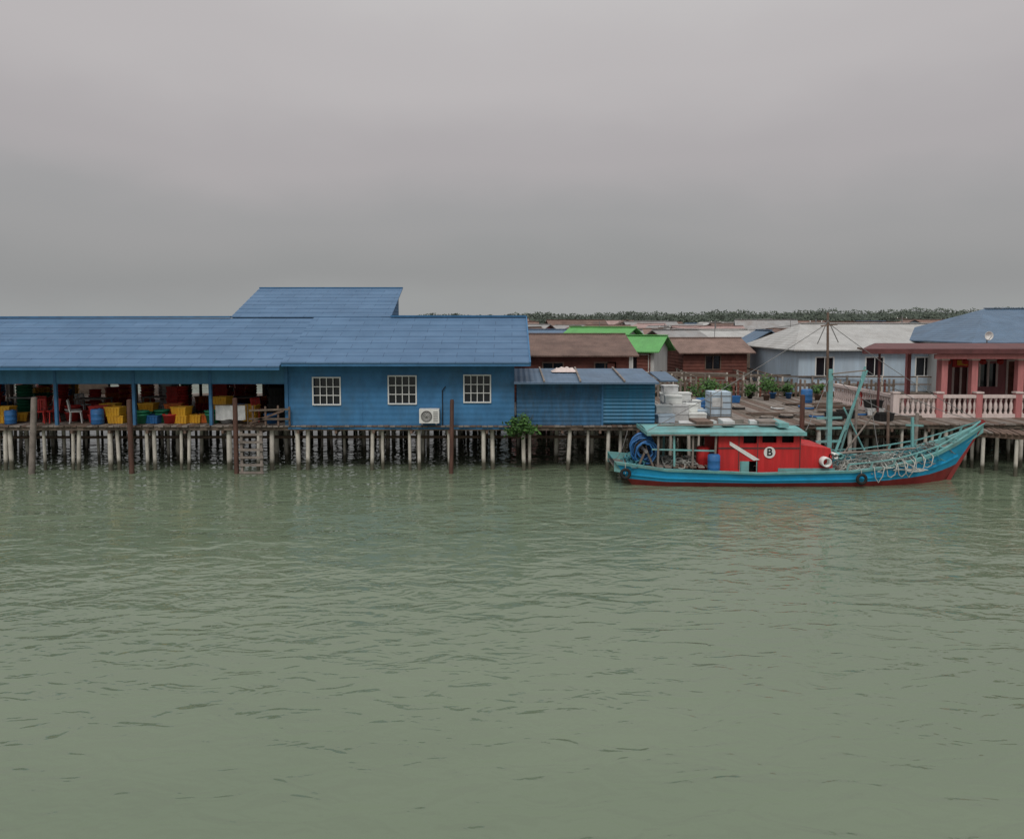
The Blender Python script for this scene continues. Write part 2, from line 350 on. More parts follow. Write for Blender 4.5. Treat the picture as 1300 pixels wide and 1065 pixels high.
q.build('inner_frame',E)
q=P(); x0,x1=X(533,27.8),X(558,27.8); z0,z1=Z(537,27.8),Z(519,27.8)
q.box(x0,x1,27.62,27.95,z0,z1,white)
cx=x0+.26;cz=(z0+z1)/2
q.lathe(cx,27.6,cz,[(.2,.02),(.2,0),(.17,-.005),(.17,.015),(.04,.015),(.04,-.01),(.0,-.012)],metal,18,'y')
for k in range(1,4): q.torus((cx,27.6,cz),.045*k,.006,white,'y',16,4)
for i in range(6): q.box(x1-.2,x1-.04,27.61,27.62,z0+.06+i*.065,z0+.085+i*.065,metal)
q.beam((x0+.1,27.6,z0-.03),(x0+.1,28,z0-.03),.04,.04,metal);q.beam((x1-.1,27.6,z0-.03),(x1-.1,28,z0-.03),.04,.04,metal)
q.build('air_conditioner')
ropes('drain_pipe',[[(X(562,27.96),27.95,2.9),(X(562,27.96),27.95,1.6)],[(X(562,27.96),27.95,2.9),(X(566,27.96),27.95,3.05)]],.018,black)

def crate(q,x,y,z,w_,d,h,m,rz=0):
    t=.88
    def ring(sx,zz): 
        c,s_=math.cos(rz),math.sin(rz)
        return [(x+(a*w_/2*sx)*c-(b*d/2*sx)*s_,y+(a*w_/2*sx)*s_+(b*d/2*sx)*c,z+zz) for a,b in ((-1,-1),(1,-1),(1,1),(-1,1))]
    rings=[ring(t,0),ring(.985,h*.86),ring(1.05,h*.86),ring(1.05,h),ring(.95,h),ring(t*.93,.03)]
    vs=sum(rings,[]); fs=[(k*4+i,k*4+(i+1)%4,(k+1)*4+(i+1)%4,(k+1)*4+i) for k in range(5) for i in range(4)]+[(3,2,1,0),(20,21,22,23)]
    q.add(vs,fs,m)
    for a in (-.6,-.2,.2,.6):
        c,s_=math.cos(rz),math.sin(rz)
        def pt(ax,by,zz): return (x+ax*c-by*s_,y+ax*s_+by*c,z+zz)
        q.beam(pt(a*w_/2*t,-d/2*t-.008,.0),pt(a*w_/2,-d/2-.008,h*.84),.03,.03,m)
def crates(u,y,n,m,w_=.62,d=.42,h=.3,rz=0,nest=1.):
    q=P(); x=X(u,y); b0=R.gauss(0,.16); 
    for i in range(n): crate(q,x+R.gauss(0,.025),y+R.gauss(0,.025),DZ+.012+i*(h*nest+.004),w_,d,h,C[m[i%len(m)]],rz+b0+R.gauss(0,.08))
    q.build('fish_crate_stack')
def baskets(u,y,n,m,r=.26,h=.34,nest=.35):
    q=P()
    for i in range(n): q.lathe(X(u,y)+R.gauss(0,.01),y,DZ+.012+i*h*nest,[(0,0),(r*.78,0),(r*.97,h*.85),(r*1.06,h*.86),(r*1.06,h),(r*.95,h),(r*.74,.03),(0,.03)],C[m[i%len(m)]],16)
    q.build('plastic_basket_stack')
def barrel(x,y,z,r,h,m,name='plastic_barrel'):
    q=P(); q.lathe(x,y,z,[(0,0),(r*.93,0),(r,.04),(r,h*.3),(r*1.04,h*.33),(r,h*.36),(r,h*.64),(r*1.04,h*.67),(r,h*.7),(r,h*.93),(r*.9,h),(0,h)],m,16); q.lathe(x+r*.4,y,z+h,[(.05,0),(.05,.03),(0,.03)],m,8); q.build(name)
def chair(u,y,m,rz=0):
    q=P(); c_,s_=math.cos(rz),math.sin(rz); bx,by=X(u,y),y
    def T(a,b,z): return (bx+a*c_-b*s_,by+a*s_+b*c_,DZ+z)
    q.beam(T(-.2,0,.43),T(.2,0,.43),.4,.04,m)
    for i in (-1,1):
        for j in (-1,1): q.beam(T(i*.2,j*.2,0),T(i*.16,j*.16,.42),.035,.035,m)
        q.beam(T(i*.18,.18,.43),T(i*.19,.25,.85),.04,.04,m)
    for i in range(4): q.beam(T(-.12+i*.08,.19,.45),T(-.12+i*.08,.25,.84),.045,.015,m)
    q.beam(T(-.2,.25,.84),T(.2,.25,.84),.03,.06,m); q.build('plastic_chair')
for u,y,m,rz in ((50,28.6,'r',.4),(66,28.8,'r',-.5),(97,28.7,'w',2.),(330,29.2,'r',1.),(60,30.2,'r',3),(-10,29.5,'r',.2),(108,31,'w',1.2)): chair(u,y,C[m],rz)
def table(u,y,m):
    q=P(); x=X(u,y); q.box(x-.6,x+.6,y-.35,y+.35,DZ+.7,DZ+.74,m)
    for i in (-.55,.55):
        for j in (-.3,.3): q.beam((x+i,y+j,DZ),(x+i,y+j,DZ+.7),.05,.05,wood2)
    q.build('sorting_table')
table(120,30.5,wood2); table(35,31,C['w']); table(205,31.2,wood2); table(310,31,wood3)
for a in [(8,28.7,2,'y'),(24,29.2,1,'y'),(-30,28.9,4,'gb'),(-60,29,3,'y'),(128,28.9,2,'r'),(150,28.6,2,'y'),(143,29.8,2,'y'),(112,30,1,'r'),(193,28.6,1,'b'),
          (232,28.6,2,'y'),(248,28.7,1,'y'),(222,29.6,2,'o'),(282,29.3,3,'y'),(300,29.5,2,'b'),(318,29.2,2,'y'),(352,29.6,4,'k'),(262,28.8,1,'o'),(190,29.9,2,'gy')]: crates(*a)
for a in [(93,29.2,3,'rw'),(180,28.5,2,'g'),(207,28.8,2,'g'),(217,28.5,1,'r'),(270,28.6,2,'g'),(288,28.6,1,'w'),(-45,28.5,3,'r'),(345,28.5,1,'b')]: baskets(*a)
for k in range(80):
    y=R.uniform(30.6,37.5); u=R.uniform(-160,362)
    if 70<u<168 and R.random()<.5: continue
    if R.random()<.5: crates(u,y,R.randint(1,5),R.choice(('r','r','g','o','y','gr','ro','k','yrg','w','rob')),R.uniform(.45,.7),R.uniform(.35,.5),R.uniform(.2,.32),rz=R.choice((0,0,1.57,.6)))
    else: baskets(u,y,R.randint(1,9),R.choice(('r','r','g','b','o','w','rg','ro')),R.uniform(.2,.3))
barrel(X(15,28.4),28.35,DZ,.2,.5,C['b'])
barrel(X(126,28.4),28.3,DZ,.22,.55,C['b'])
q=P(); n=14; x0=X(274,28.2);x1=X(312,28.2)
vs=[(x0+(x1-x0)*i/n,28.2+.04*math.sin(i*1.3)+.02*math.sin(i*2.9)*(j/4),Z(515,28.2)-j*.13-.02*math.sin(i*.7)*j/4) for j in range(5) for i in range(n+1)]
q.add(vs,[(j*(n+1)+i,j*(n+1)+i+1,(j+1)*(n+1)+i+1,(j+1)*(n+1)+i) for j in range(4) for i in range(n)],C['w'],True)
q.cyl((x0-.1,28.2,Z(514,28.2)),(x1+.1,28.2,Z(514,28.2)),.015,.015,wood); q.beam((x0-.08,28.2,DZ),(x0-.08,28.2,Z(514,28.2)),.04,.04,wood);q.beam((x1+.08,28.2,DZ),(x1+.08,28.2,Z(514,28.2)),.04,.04,wood)
q.build('drying_cloth')

# ------------------------------------------------------------ blue shed
E=empty('blue_shed')
a,b,c=X(656,28),X(765,28),X(831,28)
q=P(); q.box(a,b-.003,28.02,28.08,DZ-.02,Z(487,28),blue_dark); q.box(b,c,28.0,28.04,DZ+.05,Z(484,28),blue_corr)
q.box(b-.05,b+.02,27.97,28.0,DZ,3.2,blue_trim); q.box(c-.05,c,28.04,31,DZ,3.2,blue_corr); q.box(a,c,30.95,31,DZ,3.2,blue_dark)
for x in (a+1.0,a+2.1): q.box(x-.03,x+.03,27.995,28.02,DZ,3.1,blue_dark)
q.build('walls',E)
q=P(); q.slab([(a-.1,27.5,3.22),(X(833,28),27.5,3.22),(X(833,28),31.2,3.5),(a-.1,31.2,3.5)],.06,slate)
q.slab([(X(836,28),27.7,3.28),(X(858,28),27.7,3.28),(X(858,28),30,3.45),(X(836,28),30,3.45)],.05,slate)
for u in (690,735,790): q.beam((X(u,28),27.52,3.27),(X(u,28)+R.uniform(-.1,.1),31,3.55),.06,.06,wood2)
q.build('roof',E)
# folded tarpaulin on shed roof
q=P(); cx_,cy_=X(716,30.2),30.2; n=16
vs=[]
for j in range(7):
    for i in range(n+1):
        s_=i/n*2-1; t_=j/6*2-1; h_=.17*max(0,(1-abs(s_)**3))*max(0,1-t_*t_)+.03*math.sin(i*1.9+j*.8)*(1-abs(t_))
        vs.append((cx_+s_*.5+.03*math.sin(j*2.2),cy_+t_*.4+.03*math.sin(i*1.7),3.44+h_))
q.add(vs,[(j*(n+1)+i,j*(n+1)+i+1,(j+1)*(n+1)+i+1,(j+1)*(n+1)+i) for j in range(6) for i in range(n)],cream,True); q.build('folded_tarpaulin')
q=P(); q.leaves((X(663,27.75),27.75,DZ+.02),(.6,.35,.40),620,.08,(leaf,leafd,leaf)); 
for i in range(9): q.cyl((X(663,27.8),27.85,DZ-.2),(X(663,27.8)+R.uniform(-.5,.5),27.75+R.uniform(-.2,.2),DZ+R.uniform(-.1,.5)),.012,.006,wood,5)
q.build('green_bush')

# ------------------------------------------------------------ items on right deck
def styrobox(x,y,z,w_,d,h,m=styro,rz=0,q=None):
    q.box(x-w_/2,x+w_/2,y-d/2,y+d/2,z,z+h*.8,m,rz); q.box(x-w_/2-.02,x+w_/2+.02,y-d/2-.02,y+d/2+.02,z+h*.8+.004,z+h,m,rz)
for (u,y,n) in [(842,29.2,2),(853,29.7,3),(862,29.3,2),(874,29.6,2),(884,29.2,1),(850,30.8,4),(866,31,3),(880,31,2),(845,28.8,1),(893,30.2,1)]:
    q=P()
    for i in range(n): styrobox(X(u,y)+R.gauss(0,.04),y,DZ+.012+i*.305,.6*R.uniform(.8,1.1),.45,.3,R.choice((styro,styro,C['w'],houseblue)),R.gauss(0,.15),q)
    q.build('polystyrene_box_stack')
q=P(); x0,x1=X(899,29.8),X(925,29.8)
q.box(x0,x1,29.5,30.3,DZ+.15,Z(497,29.8),houseblue)
for z in (DZ+.2,DZ+.42,DZ+.66,DZ+.9): q.box(x0-.02,x1+.02,29.48,30.32,z,z+.025,metal)
for x in (x0,(x0+x1)/2,x1): q.box(x-.015,x+.015,29.46,29.48,DZ+.1,Z(497,29.8)+.02,metal)
q.box(x0-.02,x1+.02,29.48,30.32,DZ+.012,DZ+.13,wood2); q.box(x0+.05,x0+.45,29.47,29.497,DZ+.5,DZ+.85,C['w']); q.lathe((x0+x1)/2,29.9,Z(497,29.8),[(.13,0),(.13,.05),(0,.05)],C['w'],12)
q.build('water_tank')
barrel(X(1023,35),35,DZ,.25,.7,C['b']); barrel(X(889,33),33,DZ,.22,.5,C['b'])
def potplant(x,y,z,h,w_,n=260):
    q=P(); q.lathe(x,y,z,[(0,0),(.11,0),(.16,.25),(.18,.25),(.18,.29),(.14,.29),(0,.25)],R.choice((wood3,C['b'],C['k'])),12)
    for i in range(6): q.cyl((x,y,z+.25),(x+R.uniform(-.6,.6)*w_,y+R.uniform(-.6,.6)*w_,z+h*R.uniform(.6,.95)),.012,.006,wood,5)
    q.leaves((x,y,z+h*.68),(w_,w_,h*.36),n,.08,(leaf,leafd,leaf)); q.build('potted_plant')
for u,y,h,w_ in ((885,34,1.0,.45),(893,36,1.2,.5),(918,37,.8,.4),(905,36.5,.9,.45),(972,37,1.1,.45),(980,38,.9,.4),(951,38,.7,.35),(1037,37,.8,.35),(1000,38,.7,.35)): potplant(X(u,y),y,DZ,h,w_)
chair(1100,33,C['r'])
for k in range(9):
    q=P(); x=R.uniform(9,15); y=R.uniform(29.5,36)
    q.torus((x,y,DZ+.05),.25,.04,R.choice((C['b'],C['w'],black)),'z',14,6); q.torus((x+.03,y,DZ+.11),.22,.035,wood2,'z',14,6); q.build('rope_coil')
for u,y,n,m in ((1060,29.4,1,'k'),(1075,30.2,1,'k'),(1120,29.3,1,'k'),(1108,31,2,'wk'),(930,36,1,'b')): crates(u,y,n,m)
for k in range(8):
    q=P(); x=R.uniform(9.5,15);y=R.uniform(29,35)
    for i in range(5): 
        l=R.uniform(1.2,2.4); q.beam((x-l/2,y+i*.13,DZ+.04+.05*(i%2)),(x+l/2,y+i*.13+R.uniform(-.1,.1),DZ+.04+.05*(i%2)),.1,.04,R.choice((wood,wood2,wood3)))
    q.build('timber_offcuts')

# pavilion
E=empty('pavilion')
q=P(); xa_=X(1090,30.4); xk=X(1104,34.5)
q.slab([(xa_,30.2,4.3),(33,30.2,4.3),(33,32.4,4.47),(.5*(xa_+xk)+.3,32.4,4.47)],.07,maroon); q.slab([(.5*(xa_+xk)+.3,32.41,4.47),(33,32.41,4.47),(33,34.6,4.35),(xk,34.6,4.35)],.07,maroon)
q.box(xa_,33,30.14,30.2,4.12,4.31,maroon); q.beam((xa_-.02,30.2,4.22),(xk-.02,34.6,4.25),.05,.18,maroon); q.box(xa_+2.8,33,30.3,30.36,3.92,4.1,pink)
for u in (1112,1135,1160,1185): q.beam((X(u,30.4),30.25,4.15),(X(u,30.4)+1,34.5,4.2),.06,.08,wood3)
q.build('roof',E)
q=P()
for u in (1194,1232,1290,1345):
    x=X(u,30.7); q.box(x-.12,x+.12,30.55,30.8,DZ,4.1,pink); q.box(x-.17,x+.17,30.5,30.85,DZ,DZ+.25,pink); q.box(x-.16,x+.16,30.51,30.84,3.85,3.98,cream)
for u in (1112,): x=X(u,30.7); q.beam((x,30.6,DZ),(x,30.6,4.15),.07,.07,maroon)
for x in (X(1150,34.3),X(1190,34.3)): q.box(x-.08,x+.08,34.2,34.4,DZ,4.2,pink)
q.build('columns',E)
q=P(); xbk=X(1200,34)
q.wall(xbk,33,DZ,4.2,34,34.12,[(X(1207,34),X(1226,34),DZ+.1,DZ+2.0),(X(1240,34),X(1262,34),DZ+.9,DZ+1.9),(X(1275,34),X(1298,34),DZ+.1,DZ+2.0)],pinkwall)
q.box(X(1240,34),X(1262,34),34.08,34.1,DZ+.9,DZ+1.9,glass)
q.box(X(1275,34),X(1298,34),34.08,34.1,DZ+.1,DZ+2,redbrown); q.box(X(1207,34),X(1226,34),34.08,34.1,DZ+.1,DZ+2,maroon)
for a_,b_ in ((1207,1226),(1240,1262),(1275,1298)):
    for uu in (a_,b_,(a_+b_)/2): q.box(X(uu,34)-.04,X(uu,34)+.04,33.96,34.0,DZ+.1 if a_!=1240 else DZ+.9,DZ+2.0,cream)
    q.box(X(a_,34)-.04,X(b_,34)+.04,33.955,33.999,DZ+2.0,DZ+2.08,cream)
q.box(X(1205,34),X(1228,34),33.90,33.95,DZ+1.75,DZ+2.15,C['r']); q.box(X(1210,34),X(1223,34),33.87,33.9,DZ+1.83,DZ+2.05,C['y'])
for i in range(4): q.lathe(X(1200+22*i,33),33,3.55,[(0,.0),(.1,.04),(.14,.14),(.1,.24),(0,.28)],C['r'],10)
q.build('back_wall',E)
E=empty('balustrade'); q=P(); yb=30.35; x0=X(1135,yb)
def balu(x,y): q.lathe(x,y,DZ+.14,[(.06,0),(.06,.06),(.035,.1),(.075,.25),(.06,.38),(.03,.5),(.06,.56),(.06,.62)],cream,8)
q.box(x0,33,yb-.1,yb+.1,DZ,DZ+.14,cream);q.box(x0,33,yb-.1,yb+.1,DZ+.76,DZ+.88,cream)
x=x0+.3
while x<33: balu(x,yb); x+=.2
q.box(x0-.1,x0+.1,yb+.1,36,DZ,DZ+.14,cream);q.box(x0-.1,x0+.1,yb+.1,36,DZ+.76,DZ+.88,cream)
y=yb+.3
while y<36: balu(x0,y); y+=.22
for u in (1135,1190,1240,1290): x=X(u,yb); q.box(x-.12,x+.12,yb-.12,yb+.12,DZ,DZ+.94,pink if u!=1135 else cream); q.box(x-.15,x+.15,yb-.15,yb+.15,DZ+.94,DZ+1.0,cream)
q.build('rails_and_balusters',E)
q=P()
for i in range(26):
    t=i/26; a=Vector((X(1238,27.6),28.2,1.5)).lerp(Vector((20.5,25.5,1.5)),t); q.box(a.x,a.x+.14,a.y-.7,a.y+.7,a.z-.04,a.z+R.uniform(-.01,.01),R.choice((wood,wood2,wood3)),-.3)
for sgn in (-.6,.6): q.beam((X(1238,27.6),28.2+sgn,1.38),(20.5,25.5+sgn,1.38),.08,.14,wood3)
for i in range(5): 
    for sgn in (-.55,.55): t=(i+.3)/5; x_=X(1238,27.6)*(1-t)+20.5*t; y_=28.2*(1-t)+25.5*t+sgn; q.cyl((x_,y_,-.8),(x_,y_,1.35),.07,.06,piling)
q.build('timber_gangway')

# ------------------------------------------------------------ houses
def house(name,cx,cy,w_,d,ze_,zr_,wallm,roofm,rz=0,hipl=0,hipr=0,nw=3,winm=glass,door=True,z0=DZ,ov=.4,stilts=True,frame=white):
    E=empty(name,(cx,cy,0),rz); hw,hd=w_/2,d/2
    q=P(); q.wall(-hw,hw,z0,ze_,-hd,-hd+.1,[( -hw+w_*(i+.35)/nw, -hw+w_*(i+.35)/nw+.9, z0+.85,min(ze_-.3,z0+1.8)) for i in range(nw)],wallm)
    q.box(-hw,hw,hd-.1,hd,z0,ze_,wallm); q.box(-hw,-hw+.1,-hd+.1,hd-.1,z0,ze_,wallm); q.box(hw-.1,hw,-hd+.1,hd-.1,z0,ze_,wallm)
    if not hipl: q.poly([(-hw,-hd,ze_),(-hw,hd,ze_),(-hw,0,zr_-.08)],wallm)
    if not hipr: q.poly([(hw,-hd,ze_),(hw,hd,ze_),(hw,0,zr_-.08)],wallm)
    q.build('walls',E)
    q=P(); s=(zr_-ze_)/hd; zo=ze_-ov*s; rl,rr=-hw-ov+hipl,hw+ov-hipr
    q.slab([(-hw-ov,-hd-ov,zo+.05),(hw+ov,-hd-ov,zo+.05),(rr,0,zr_+.05),(rl,0,zr_+.05)],.06,roofm)
    q.slab([(hw+ov,hd+ov,zo+.05),(-hw-ov,hd+ov,zo+.05),(rl,0,zr_+.05),(rr,0,zr_+.05)],.06,roofm)
    if hipl: q.slab([(-hw-ov,hd+ov,zo+.052),(-hw-ov,-hd-ov,zo+.052),(rl,0,zr_+.052)],.06,roofm)
    if hipr: q.slab([(hw+ov,-hd-ov,zo+.052),(hw+ov,hd+ov,zo+.052),(rr,0,zr_+.052)],.06,roofm)
    q.beam((rl,0,zr_+.08),(rr,0,zr_+.08),.25,.05,roofm)
    q.build('roof',E)
    q=P()
    for i in range(nw):
        a=-hw+w_*(i+.35)/nw; c=z0+.85; d_=min(ze_-.3,z0+1.8)
        q.box(a,a+.9,-hd+.06,-hd+.07,c,d_,winm); q.box(a-.06,a+.96,-hd-.03,-hd,d_,d_+.06,frame); q.box(a-.06,a+.96,-hd-.03,-hd,c-.06,c,frame)
        q.box(a-.06,a,-hd-.03,-hd,c,d_,frame); q.box(a+.9,a+.96,-hd-.03,-hd,c,d_,frame); q.box(a+.43,a+.47,-hd-.02,-hd,c,d_,frame)
    if nw: q.build('windows',E)
    if door and nw:
        q=P(); a=-hw+w_*(nw-.15)/nw-.3 if nw>1 else hw*.6
        a=min(a,hw-1.0); q.box(a,a+.8,-hd-.03,-hd-.004,z0,z0+1.95,redbrown); q.build('door',E)
    if stilts:
        q=P(); x=-hw+.1
        while x<hw:
            for y in (-hd+.1,0,hd-.1): q.cyl((x,y,-.5),(x,y,z0),.09,.08,piling,7)
            x+=1.6
        q.box(-hw-.3,hw+.3,-hd-1.2,hd,z0-.12,z0-.004,wood); q.build('stilts_and_floor',E)
house('brown_roof_house',1.8,40.4,7.2,8.2,3.85,4.68,redbrown,rust,0,nw=3,frame=wood3)
house('brown_roof_house',12.2,50,4.0,4,3.6,4.3,redbrown,rust2,.1,nw=1,frame=wood3)
house('green_roof_house',X(766,50),51,4.0,4.2,4.1,4.98,housewhite,greenroof,-.6,nw=2)
house('green_roof_house',X(818,47),47,1.9,3.0,3.8,4.5,housewhite,greenroof,-.45,nw=1)
house('white_roof_house',19.3,46.3,8.0,8.6,3.95,5.2,houseblue,greyroof,0,hipl=2.0,nw=3)
house('white_roof_house',26.0,49,7.5,8,3.9,5.2,housewhite,greyroof,.05,nw=3)
house('blue_roof_house',29.2,42.5,14,9.5,4.45,6.0,housewhite,slate,0,hipl=3.6,nw=5)
house('blue_roof_house',28.6,37.6,4.6,4.5,4.35,5.4,cream,slate,1.57,nw=2,stilts=False)
roofs=[rust,rust2,greyroof2,greyroof,slate,greyroof2,rust2,maroon,pinkroof,greyroof,greyroof2,rust]; walls=[redbrown,housewhite,houseblue,dark,housewhite,wood,cream,turqwall,pinkwall]
spec=[(15.5,62,5.5,6),(22,64,7,8),(30,63,8,8),(40,61,9,7),(10.5,70,5,6),(2.5,60,5,6),(7.6,62,4.5,5),(17.5,55,3.5,4),(12,58,3.5,4)]
for yy in (72,79,86,94,103,113,124,136,150,170,195):
    x=-2+R.uniform(0,4)
    while x<yy*.78:
        spec.append((x,yy+R.uniform(-3,3),R.uniform(4.5,7.5),R.uniform(4.5,7))); x+=R.uniform(7,11)
for x,y,a,b in spec:
    e=R.uniform(3.5,4.1)+ (y>80)*.35; zz=e+R.uniform(.7,1.5)
    if y<72: zz=min(zz,4.75); e=min(e,3.85)
    house('village_house',x,y,a,b,e,zz,R.choice(walls),R.choice(roofs),R.choice((0,0,.15,-.2,1.5,.5,-.6,1.3)),nw=2,z0=DZ,stilts=y<82,hipl=R.choice((0,0,2)))
def walkway(x0,y0,x1,y1,z=1.55,w_=1.2):
    q=P(); a=Vector((x0,y0,z)); b=Vector((x1,y1,z)); d=(b-a); n=int(d.length/.25); s_=d.normalized().cross(Vector((0,0,1)))*w_/2
    for i in range(n): c=a.lerp(b,i/n); q.beam(c-s_,c+s_,.2,.05,R.choice((wood,wood2,wood3)))
    m=int(d.length/1.8)
    for i in range(m+1):
        c=a.lerp(b,i/m)
        for k in (-1,1): q.cyl((c+s_*k)-Vector((0,0,2)),(c+s_*k)+Vector((0,0,.95)),.06,.05,R.choice((piling,wood2)),7)
    for k in (-1,1):
        for hgt in (.5,.9): q.beam(a+s_*k+Vector((0,0,hgt)),b+s_*k+Vector((0,0,hgt)),.05,.07,R.choice((wood2,wood3,wood)))
    q.build('timber_walkway')
walkway(7,43,36,41.5);walkway(6.5,48,9,47.5);walkway(9,41,10.5,60);walkway(13,56,40,55);walkway(7.5,45.5,12,44)
walkway(5,66,40,68);walkway(6,52,14,53);walkway(13.5,41,15,58);walkway(4,60,20,59)
q=P(); x=7.2
while x<19:
    q.box(x,x+.1,38.9,38.93,DZ,DZ+R.uniform(.65,.9),R.choice((wood,wood2,wood3,redbrown))); x+=.22
q.beam((7.2,38.95,DZ+.55),(19,38.95,DZ+.55),.04,.07,wood); q.beam((7.2,38.95,DZ+.2),(19,38.95,DZ+.2),.04,.07,wood); q.build('picket_fence')
for k in range(20):
    x,y=R.uniform(9,24),R.uniform(43,66); h=R.uniform(.9,1.8)
    q=P(); q.cyl((x,y,0),(x,y,.9),.07,.05,wood,6)
    for i in range(5): q.cyl((x,y,.8),(x+R.uniform(-.6,.6),y+R.uniform(-.6,.6),.9+h*R.uniform(.4,.8)),.04,.02,wood,5)
    q.leaves((x,y,1+h*.5),(.9,.9,h*.5),420,.13,(leaf,leafd,leafd)); q.build('mangrove_shrub')
pts=[]
for u,y,vt in ((842,62,412),(906,75,406),(1032,55,405),(1140,70,401),(935,110,404)):
    x=X(u,y); zt_=Z(vt,y); q=P(); q.cyl((x,y,0),(x,y,zt_),.07,.05,metal,8); q.beam((x-.5,y,zt_-.25),(x+.5,y,zt_-.25),.06,.06,wood); 
    for s_ in (-.4,.4): q.lathe(x+s_,y,zt_-.22,[(.03,0),(.04,.05),(.02,.1),(0,.1)],white,6)
    q.build('utility_pole'); pts.append((x,y,zt_-.15))
ropes('overhead_wires',[sagline(pts[0],pts[1],.4),sagline(pts[1],pts[4],.5),sagline(pts[2],pts[3],.4),sagline(pts[0],pts[2],.5)],.016,black)
q=P(); x,y,z=X(1243,36),35.6,4.72
q.lathe(x,y,z,[(.0,.06),(.1,.05),(.17,.0),(.2,-.05),(.195,-.055),(.16,-.01),(0,.04)],white,18,'y'); q.cyl((x,y+.1,3.6),(x,y+.1,z),.025,.025,metal); q.cyl((x,y-.25,z),(x,y,z-.2),.012,.012,metal,5); q.build('satellite_dish')
for u,y,vt in ((905,58,408),(1000,66,404),(760,64,408)):
    q=P(); x=X(u,y); zt_=Z(vt,y); q.cyl((x,y,3.8),(x,y,zt_),.025,.02,metal,6); q.beam((x-.5,y,zt_-.1),(x+.5,y+.1,zt_-.1),.03,.03,metal)
    for i in range(6): q.beam((x-.45+i*.18,y-.3,zt_-.1),(x-.45+i*.18,y+.3,zt_-.1),.015,.015,metal)
    q.build('tv_antenna')

# ------------------------------------------------------------ distant treeline
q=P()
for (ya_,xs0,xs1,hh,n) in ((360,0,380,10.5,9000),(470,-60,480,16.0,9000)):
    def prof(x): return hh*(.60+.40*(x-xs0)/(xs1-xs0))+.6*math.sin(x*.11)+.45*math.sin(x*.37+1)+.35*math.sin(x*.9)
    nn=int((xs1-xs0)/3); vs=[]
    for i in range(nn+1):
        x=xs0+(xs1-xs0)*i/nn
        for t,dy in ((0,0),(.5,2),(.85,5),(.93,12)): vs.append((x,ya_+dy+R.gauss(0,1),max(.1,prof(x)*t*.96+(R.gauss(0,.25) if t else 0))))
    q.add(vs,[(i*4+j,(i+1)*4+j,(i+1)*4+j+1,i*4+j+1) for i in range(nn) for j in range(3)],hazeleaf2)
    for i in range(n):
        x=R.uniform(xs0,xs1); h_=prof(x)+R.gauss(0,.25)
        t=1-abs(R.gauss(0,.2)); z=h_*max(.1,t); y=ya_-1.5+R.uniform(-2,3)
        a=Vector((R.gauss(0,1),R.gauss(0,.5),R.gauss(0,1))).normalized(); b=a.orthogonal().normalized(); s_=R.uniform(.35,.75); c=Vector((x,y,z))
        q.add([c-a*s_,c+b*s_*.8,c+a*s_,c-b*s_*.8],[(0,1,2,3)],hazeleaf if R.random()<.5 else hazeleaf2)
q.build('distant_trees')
# ------------------------------------------------------------ fishing boat
B=empty('fishing_boat')
hull_b=M('hull_blue',(.018,.34,.60),.55,.2,2,(1,1,2),.4,(.03,.17,.27)); hull_r=M('hull_antifouling_red',(.26,.03,.03),.6,.3,2,dirt=.4)
teal=M('gunwale_teal',(.17,.41,.41),.65,.25,3,dirt=.65,dirtcol=(.19,.21,.19)); redp=M('cabin_red',(.56,.028,.03),.6,.22,2,STK,.5,(.3,.035,.03),.15,('X',.16,.35))
st=[3.35,4.0,5,6.5,8,9.5,11,12.2,13.2,14.1,14.9,15.5,15.95]
def interp(x,t):
    for (a,b),(c,d) in zip(t,t[1:]):
        if a<=x<=c:
            k=(x-a)/(c-a); k=k*k*(3-2*k)*.3+k*.7; return b+(d-b)*k
    return t[-1][1]
SH=[(3.3,.80),(5,.60),(8,.50),(11,.56),(12.5,.70),(13.8,.98),(15,1.42),(15.95,1.95)]
HB=[(3.3,1.0),(5,1.32),(8,1.45),(11,1.38),(12.5,1.15),(13.8,.78),(15,.36),(15.95,.05)]
cy=26.45; fr=[0,.13,.15,.5,.72,1.0,1.35]
def sect(x,f):
    z=interp(x,SH); hb=interp(x,HB); zz=z*(1-f) if f<=1 else -(f-1)*1.4
    wide=1-.10*f-.25*max(0,f-.8); dx=0
    if x<4.5: dx=(4.5-x)/1.2*.62*f
    if x>12: dx=-((x-12)/3.95)**2*1.25*f
    return x+dx,hb*wide,zz
q=P()
for sgn in (-1,1):
    rows=[]
    for x in st:
        r=[]
        for f in fr:
            a,h_,z=sect(x,f); off=.05 if f<=.13 else 0
            r.append((a,cy+sgn*(h_+off),z))
        rows.append(r)
    nf=len(fr); vs=[v for r in rows for v in r]
    for j in range(nf-1):
        m=teal if j<2 else (hull_b if j<4 else hull_r)
        fs=[(i*nf+j,i*nf+j+1,(i+1)*nf+j+1,(i+1)*nf+j) for i in range(len(st)-1)]
        q.add(vs,fs,m,j>1)
    for i in range(len(st)-1):
        x0_,x1_=st[i],st[i+1]
        A=[(x0_,cy+sgn*(interp(x0_,HB)+.05),interp(x0_,SH)),(x1_,cy+sgn*(interp(x1_,HB)+.05),interp(x1_,SH))]
        Bq=[(x0_,cy+sgn*max(0,interp(x0_,HB)-.1),interp(x0_,SH)),(x1_,cy+sgn*max(0,interp(x1_,HB)-.1),interp(x1_,SH))]
        q.poly([A[0],A[1],Bq[1],Bq[0]],teal)
        q.poly([Bq[0],Bq[1],(Bq[1][0],Bq[1][1],Bq[1][2]-.35),(Bq[0][0],Bq[0][1],Bq[0][2]-.35)],teal)
tp=[sect(st[0],f) for f in fr]
